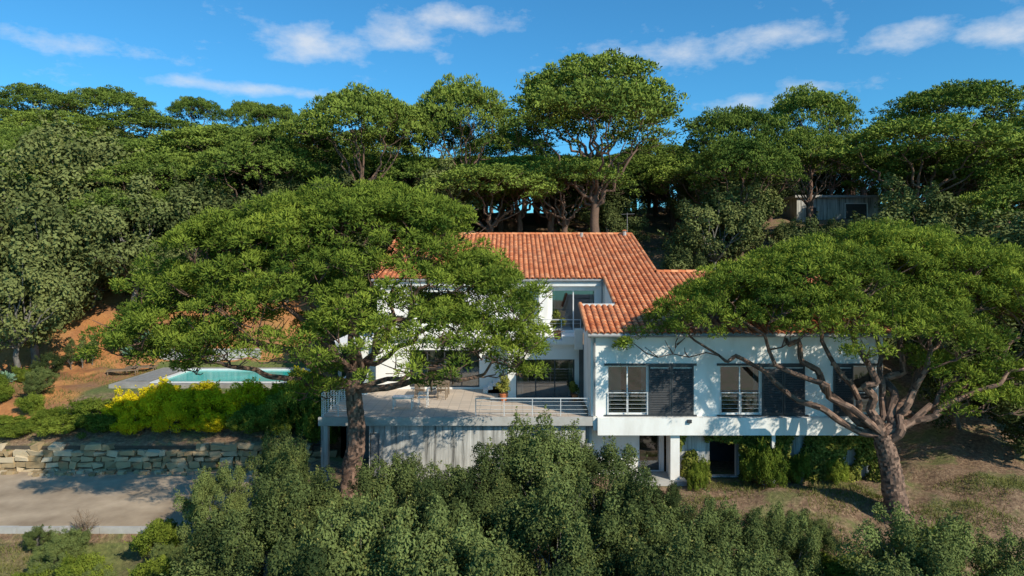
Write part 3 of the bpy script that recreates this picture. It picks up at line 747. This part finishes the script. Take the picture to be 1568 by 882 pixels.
# ------------------------------------------------------------ background pines
bgv=[]
for i in range(4):
    hc=[3.0,2.4,3.4,2.7][i]
    bgv.append(pine(f'stone_pine_bg_{i}',40+i,6.0,5.6,hc,7.9+[0,0.8,-0.4,0.3][i],(0.2,0.1,4.8),(0.3,0),80,5,70,1.05,0.55,0.20,0.10,0.34,M['pinebg'],nl=7,low=0.16,zsq=0.6,twigs=1))
VT=[7.9+3.0+.6,8.7+2.4+.6,7.5+3.4+.6,8.2+2.7+.6]
def bgpine(x,y,top,w,v,name='stone_pine',parent=None,rot=None):
    g=H(x,y); s=w/12.0; sz=(top-g)/VT[v]
    link(name,bgv[v],parent,(x,y,g),random.uniform(0,6.28) if rot is None else rot,(s,s,sz))
for (x,y,top,w,v) in [(6.8,57,20.8,16,1),(8.5,70,27,19,0),(-4.6,62,22.6,10,2),(-12.4,58,20.9,12,0),(-8.5,66,21.5,10,3),(20.5,62,20.4,10,2),(29.7,68,23.4,10.5,2),
      (33.6,57,18.2,17,3),(50.8,78,26.2,17,1),(18.7,56,16.6,9.5,0),(26,60,18,8,3),(44,62,18,13,0),(56,74,22,13,3),(44,90,22,12,2),
      (-73,105,33,14,3),(-61.5,105,32.6,15,0),(-49.4,107,31.8,9,1),(-43.4,112,32.5,7,1),(-37.6,108,31,8.5,1),(-47.7,90,25.5,18,3),(-57,86,25,15,0),(-39.4,66,18,17,3),
      (-27.6,66,19.4,16,0),(-20,60,18.6,12,2),(-50,72,20,15,2),(-66,90,26,16,1),(-33,80,22,14,1),(-16,76,21,13,3),(0,78,21,12,0),(17,80,20,12,1),(28,88,21,12,0),
      (-40,56,14.5,11,1),(-31,58,15,12,3),(-46,60,16,12,0)]:
    bgpine(x,y,top,w,v)
# distant mass
obg=[oak(f'oak_bg_{i}',60+i,3.6,3.6,5.2,70,240,0.24,M['oakbg'],0.2,0.24,stretch=0.6,low=-0.85,shoots=0.8) for i in range(3)]
forest=empty('distant_forest')
rng=np.random.default_rng(77); k=0
capx=[-200,0,230,460,640,1060,1250,1568,1800]; capy=[190,190,212,220,240,235,225,215,215]
for y in np.arange(53,116,4.8):
    half=y*0.80+6
    for x in np.arange(-half,half,5.0 if y<90 else 6.8):
        xx=x+rng.uniform(-2,2); yy=y+rng.uniform(-2,2)
        if -9.5<xx<9.5 and yy<57: continue
        if 9<xx<16 and yy<72 and yy>57 : continue
        if 29<xx<47 and 72<yy<84: continue
        g=H(xx,yy); px=784+xx*1045/yy
        cap=7+(396-np.interp(px,capx,capy))*yy/1045
        if 1190<px<1380 and yy<76: cap=min(cap,7+(396-332)*yy/1045)
        if cap-g<2: continue
        if rng.uniform()<(0.3 if yy<60 else 0.7) and cap-g>7:
            s=rng.uniform(0.7,1.15); t=min(rng.uniform(8,11.5),cap-g); link('pine',bgv[k%4],forest,(xx,yy,g-0.5),rng.uniform(0,6.28),(s,s,t/VT[k%4]))
        else:
            t=min(rng.uniform(5,8.5),cap-g); s=np.clip(t/9*rng.uniform(0.9,1.2),0.4,1.3); link('oak',obg[k%3],forest,(xx,yy,g-0.5),rng.uniform(0,6.28),(s,s,t/9))
        k+=1

def oakat(x,y,s,sz,i,name='holm_oak',dz=-0.3,meshes=obg):
    link(name,meshes[i],None,(x,y,H(x,y)+dz),random.uniform(0,6.28),(s,s,sz))
for (x,y,s,sz,i) in [(-33,47,1.3,1.3,0),(-37.5,50,1.3,1.45,1),(-28.5,51.0,1.15,1.1,2),(-31.5,43.5,0.9,0.95,1),(-41,46,1.3,1.3,2),(-24.5,54,1.1,1.0,0),(-20,54,1.0,0.9,1),(-15.5,53.5,1.05,0.95,2),
     (-11.5,51,0.9,0.8,0),(-10.5,45,0.7,0.75,1),(19.5,47,1.0,0.85,0),(24.5,44,1.1,0.9,1),(29,40,1.1,0.95,2),(21.5,40,0.8,0.75,1),(26.5,36,1.0,0.8,0),(31,34,1.1,1.0,1),(23,35,0.55,0.5,2),(24.5,31.5,0.6,0.55,0),
     (34,46,1.2,0.9,0),(12.5,50,0.85,0.6,2),(-36,56,1.4,1.4,0)]:
    oakat(x,y,s,sz,i)
ofg=[oak(f'oak_fg_{i}',80+i,2.2,2.4,3.0,120,400,0.105,M['oak'],0.09,0.185,stretch=0.5,low=-0.8,shoots=1.8) for i in range(4)]
FO=[(1.1,25.2,1.25),(3.3,25.4,0.35),(-1.2,23.6,0.4),(-4.1,24.6,0.0),(-8.9,26.6,0.3),(-11.0,25.4,-0.6),(-7.6,20.6,0.2),(-4.2,19.6,0.3),(-1.9,18.3,0.3),(1.4,20.8,0.5),(3.9,21.6,0.0),(4.4,18.4,-0.4),(6.6,22.3,-0.8),(8.9,22.4,-1.1),
    (-5.0,16.6,-0.4),(-1.6,15.8,-0.6),(1.4,16.6,-0.4),(-8.2,17.6,-1.1),(-6.3,23.0,-0.3),(6.8,19.0,-1.2),(-2.6,21.0,0.3),(12.6,21.0,-0.6),(10.6,24.5,-2.1),(15.5,20.5,-1.3),(11,19,-1.6),(5.6,25.5,-1.3)]
for i,(x,y,top) in enumerate(FO):
    g=H(x,y)-0.3; s=(top-g)/5.6
    sx=np.clip(s*random.uniform(0.8,1.0),0.42,0.95)
    link('holm_oak',ofg[i%4],None,(x,y,g),i*1.7,(sx,sx,s))
hm=[oak(f'hedge_mesh_{i}',120+i,1.3,1.05,0.95,70,260,0.10,M['hedge'],0.05,0.24,stretch=0.55,low=-0.5,shoots=0.8) for i in range(2)]
hg=[oak(f'bush_mesh_{i}',130+i,1.3,1.1,0.95,70,260,0.10,M['hedgeg'],0.05,0.24,stretch=0.55,low=-0.5,shoots=0.8) for i in range(2)]
for i,(x,y,s,g,top) in enumerate([(-20.4,36.2,0.9,0,0.0),(-18.4,36.3,1.0,0,0.45),(-16.3,36.5,0.9,0,0.15),(-14.3,36.8,1.0,0,0.35),(-19.3,35.0,0.75,0,-.7),(-17.4,35.0,0.75,0,-.5),(-15.5,35.1,0.75,0,-.8),(-12.7,37.0,0.8,0,0.1),(-22.2,36.3,0.9,1,-.4),(-21.2,35.0,0.7,1,-.9),(-23.2,35.1,0.8,1,-1.0),(-13.6,35.1,.8,1,-.6),
      (-12.0,35.8,0.9,1,0.1),(-11.2,37.6,1.1,1,0.9),(-10.6,35.6,0.9,1,0.3),(-12,34.7,0.6,1,-.9),(-24.4,36,0.8,1,-.9),(-9.6,34.6,0.8,1,0.2),(-12,39.6,0.8,0,0.6),(-25.2,34.9,.8,1,-1.4),(-26.4,35.6,.8,1,-1.2),(-17.3,38.2,.8,0,0.05),(-19.6,38.4,.8,0,-.1)]):
    h=H(x,y)-0.15; link('hedge_bush',(hm if g==0 else hg)[i%2],None,(x,y,h),i*2.1,(s,s,(top-h)/2.2))
rng=np.random.default_rng(9)
for i in range(60):
    x=rng.uniform(-24,-9); y=rng.uniform(20.5,26); s=rng.uniform(0.3,0.7)
    if rng.uniform()<0.35: x=rng.uniform(-40,-25); y=rng.uniform(36,44); s*=1.2
    link('shrub',[hg[0],hg[1],ofg[0],ofg[1]][i%4] ,None,(x,y,H(x,y)-0.1),i,(s,s,s) if i%4<2 else (s*.5,s*.5,s*.4))
for i in range(20):
    x=rng.uniform(9,20); y=rng.uniform(20,25); s=rng.uniform(0.3,0.6)
    link('shrub',hg[i%2],None,(x,y,H(x,y)-0.1),i,(s,s,s))
link('euonymus_bush',hg[0],None,(-27.0,48.5,H(-27,48.5)),1,(0.9,0.9,0.9))
cy=oak('cypress_mesh',140,0.32,1.1,1.2,40,130,0.08,M['oakbg'],0.04,0.5)
for (x,y) in ((-30.1,46.5),(-29.4,46.7),(-28.8,46.9)): link('cypress',cy,None,(x,y,H(x,y)),x,(0.9,0.9,1.0))
rng=np.random.default_rng(4); A=Acc(); n=220
D=norm(np.stack([rng.normal(size=n),rng.normal(size=n),np.abs(rng.normal(size=n))*0.9+0.15],1)); V,F=blades(np.zeros((n,3)),D,rng.uniform(0.6,1.1,n),0.12*np.ones(n),rng)
A.add(V,F,0,rng.uniform(0,1,n)); ag=A.mesh('agave_mesh',[M['agave']])
for (x,y,s) in ((-25.6,48.4,1.1),(-26.6,48.0,0.9),(-24.9,47.8,0.7),(-30.5,41,0.7)): link('agave',ag,None,(x,y,H(x,y)),x,s)
rng=np.random.default_rng(14); A=Acc(); n=26000
x=rng.uniform(7.35,16.3,n); z=-2.8+2.2*rng.uniform(0,1,n); y=30.35+rng.uniform(-0.25,0.22,n)
dens=np.sin(x*2.3+1)*np.cos(z*2.1+x*0.7)+0.5*np.sin(5*x-3*z)
hole=((x>8.75)&(x<10.1)&(z<-1.15))|((x>7.3)&(x<8.6)&(dens<-0.1))|(dens<-0.6)
k=~hole; C=np.stack([x,y-0.25*np.clip(dens,0,1),z],1)[k]
V,F=leaves(C,norm(rng.normal(0,0.6,C.shape)+np.array([0,-0.8,0.5])),0.12*rng.uniform(.7,1.4,len(C)),0.09,rng)
A.add(V,F,0,rng.uniform(0,1,len(C)))
link('climbing_ivy',A.mesh('climbing_ivy',[M['ivy']]))
for i,(x,y,s) in enumerate([(10.8,29.4,0.75),(12.6,29.8,0.5),(14.2,29.9,0.45),(8.2,30.0,0.4),(7.9,29.2,0.35)]): link('garden_bush',hg[i%2],None,(x,y,H(x,y)-0.1),i,(s*.8,s*.8,s*1.3))
rng=np.random.default_rng(21); A=Acc()
n=60000
x=np.concatenate([rng.uniform(7,26,n),rng.uniform(-26,-9,n//2),rng.uniform(-45,-24,n//2),rng.uniform(9,17,n//8)]); y=np.concatenate([rng.uniform(19,30,n),rng.uniform(20,26.4,n//2),rng.uniform(34.3,50,n//2),rng.uniform(58,72,n//8)])
d=np.sin(x*1.1+2*np.sin(y*0.8))+np.cos(y*1.7+x*0.6)+rng.normal(0,0.5,len(x)); kk=d>0.1; x=x[kk];y=y[kk]
z=height(x,y); C=np.stack([x,y,z-0.01],1); D=norm(rng.normal(0,0.5,C.shape)*np.array([1,1,0.2])+np.array([0,0,0.8]))
V,F=blades(C,D,rng.uniform(0.06,0.22,len(C)),0.022*np.ones(len(C)),rng); A.add(V,F,0,rng.uniform(0,1,len(C)))
link('grass',A.mesh('grass',[M['grass']]))
def bare(seed,h):
    rng=np.random.default_rng(seed); A=Acc()
    def rec(p,d,L,r,lv):
        e=p+d*L; Pn=curve(p,e,(0,0,0),4,rng,0.05); V,F=tube_np(Pn,np.linspace(r,r*0.6,4),4); A.add(V,F,0,0.5)
        if lv==0: return
        for _ in range(4):
            rec(Pn[rng.integers(1,4)],norm(d+rng.normal(0,0.6,3)+np.array([0,0,0.2])),L*rng.uniform(0.6,0.8),r*0.55,lv-1)
    for _ in range(4): rec(np.zeros(3),norm(rng.normal(0,0.35,3)*np.array([1,1,0])+np.array([0,0,1])),h*0.35,0.035,3)
    return A.mesh('bare_mesh',[M['wood']])
for i,(x,y,h) in enumerate([(-12.6,27.2,2.3),(-16.4,26.1,1.8),(-24.0,26.0,1.2)]): link('bare_sapling',bare(200+i,h),None,(x,y,H(x,y)))

# ------------------------------------------------------------ sky & sun
az=rad(45); el=rad(35)
sd=Vector((math.sin(az)*math.cos(el),-math.cos(az)*math.cos(el),math.sin(el)))
L=bpy.data.lights.new('sun','SUN'); L.energy=5.0; L.angle=rad(0.53); L.color=(1.0,0.92,0.76)
lo=bpy.data.objects.new('sun',L); COL.objects.link(lo); lo.rotation_euler=(-sd).to_track_quat('-Z','Y').to_euler(); lo.location=(30,-40,60)
w=bpy.data.worlds.new('World'); scene.world=w; w.use_nodes=True; nt=w.node_tree
for n in list(nt.nodes): nt.nodes.remove(n)
out=N(nt,'ShaderNodeOutputWorld'); bg=N(nt,'ShaderNodeBackground'); nt.links.new(bg.outputs[0],out.inputs[0])
sky=N(nt,'ShaderNodeTexSky'); sky.sky_type='NISHITA'; sky.sun_disc=False; sky.sun_elevation=el
sky.sun_rotation=math.atan2(sd.x,sd.y)
sky.air_density=1.0; sky.dust_density=0.4; sky.ozone_density=2.0
tc=N(nt,'ShaderNodeTexCoord'); sp=N(nt,'ShaderNodeSeparateXYZ'); nt.links.new(tc.outputs['Generated'],sp.inputs[0])
a_=math_(nt,'ARCTAN2',sp.outputs[0],sp.outputs[1]); v_=sp.outputs[2]
blobs=[(480,66,100,30,1),(610,52,80,30,1),(700,27,90,18,1),(1060,76,150,20,1),(1190,54,90,18,1),(1390,54,60,22,1),(1540,44,60,20,1),(370,134,130,9,.9),(1135,158,60,14,1),(110,70,100,14,.75),(1250,132,40,10,.9)]
dens=None
for (px,py,wx,wy,am) in blobs:
    d=Vector(((px-784)/1045,1,(396-py)/1045)); a0=math.atan2(d.x,d.y); v0=d.normalized().z
    ea=math_(nt,'POWER',math_(nt,'ABSOLUTE',math_(nt,'MULTIPLY',math_(nt,'SUBTRACT',a_,a0),1045/wx)),2)
    ev=math_(nt,'POWER',math_(nt,'ABSOLUTE',math_(nt,'MULTIPLY',math_(nt,'SUBTRACT',v_,v0),1045/wy)),2)
    g=math_(nt,'MULTIPLY',math_(nt,'EXPONENT',math_(nt,'MULTIPLY',math_(nt,'ADD',ea,ev),-1.0)),am)
    dens=g if dens is None else math_(nt,'MAXIMUM',dens,g)
cb=N(nt,'ShaderNodeCombineXYZ'); nt.links.new(math_(nt,'MULTIPLY',a_,7),cb.inputs[0]); nt.links.new(math_(nt,'MULTIPLY',v_,14),cb.inputs[1])
nz=noise(nt,2.1,7,0.62,cb.outputs[0])
c1=math_(nt,'MULTIPLY',math_(nt,'SUBTRACT',math_(nt,'ADD',math_(nt,'MULTIPLY',dens,0.40),nz),0.62),2.2,clamp=True)
c1=math_(nt,'MULTIPLY',c1,0.78)
skyc=mixc(nt,1.0,sky.outputs[0],(0.34,0.94,1.24),'MULTIPLY')
col=mixc(nt,c1,skyc,(6.0,6.3,6.7))
nt.links.new(col,bg.inputs[0]); bg.inputs[1].default_value=0.13

# ------------------------------------------------------------ camera
cd=bpy.data.cameras.new('camera'); cd.sensor_width=36; cd.lens=24; cd.shift_y=-45/1568; cd.clip_end=6000; cd.clip_start=0.5
co=bpy.data.objects.new('camera',cd); COL.objects.link(co); co.location=(0,0,7); co.rotation_euler=(rad(90),0,0)
scene.camera=co
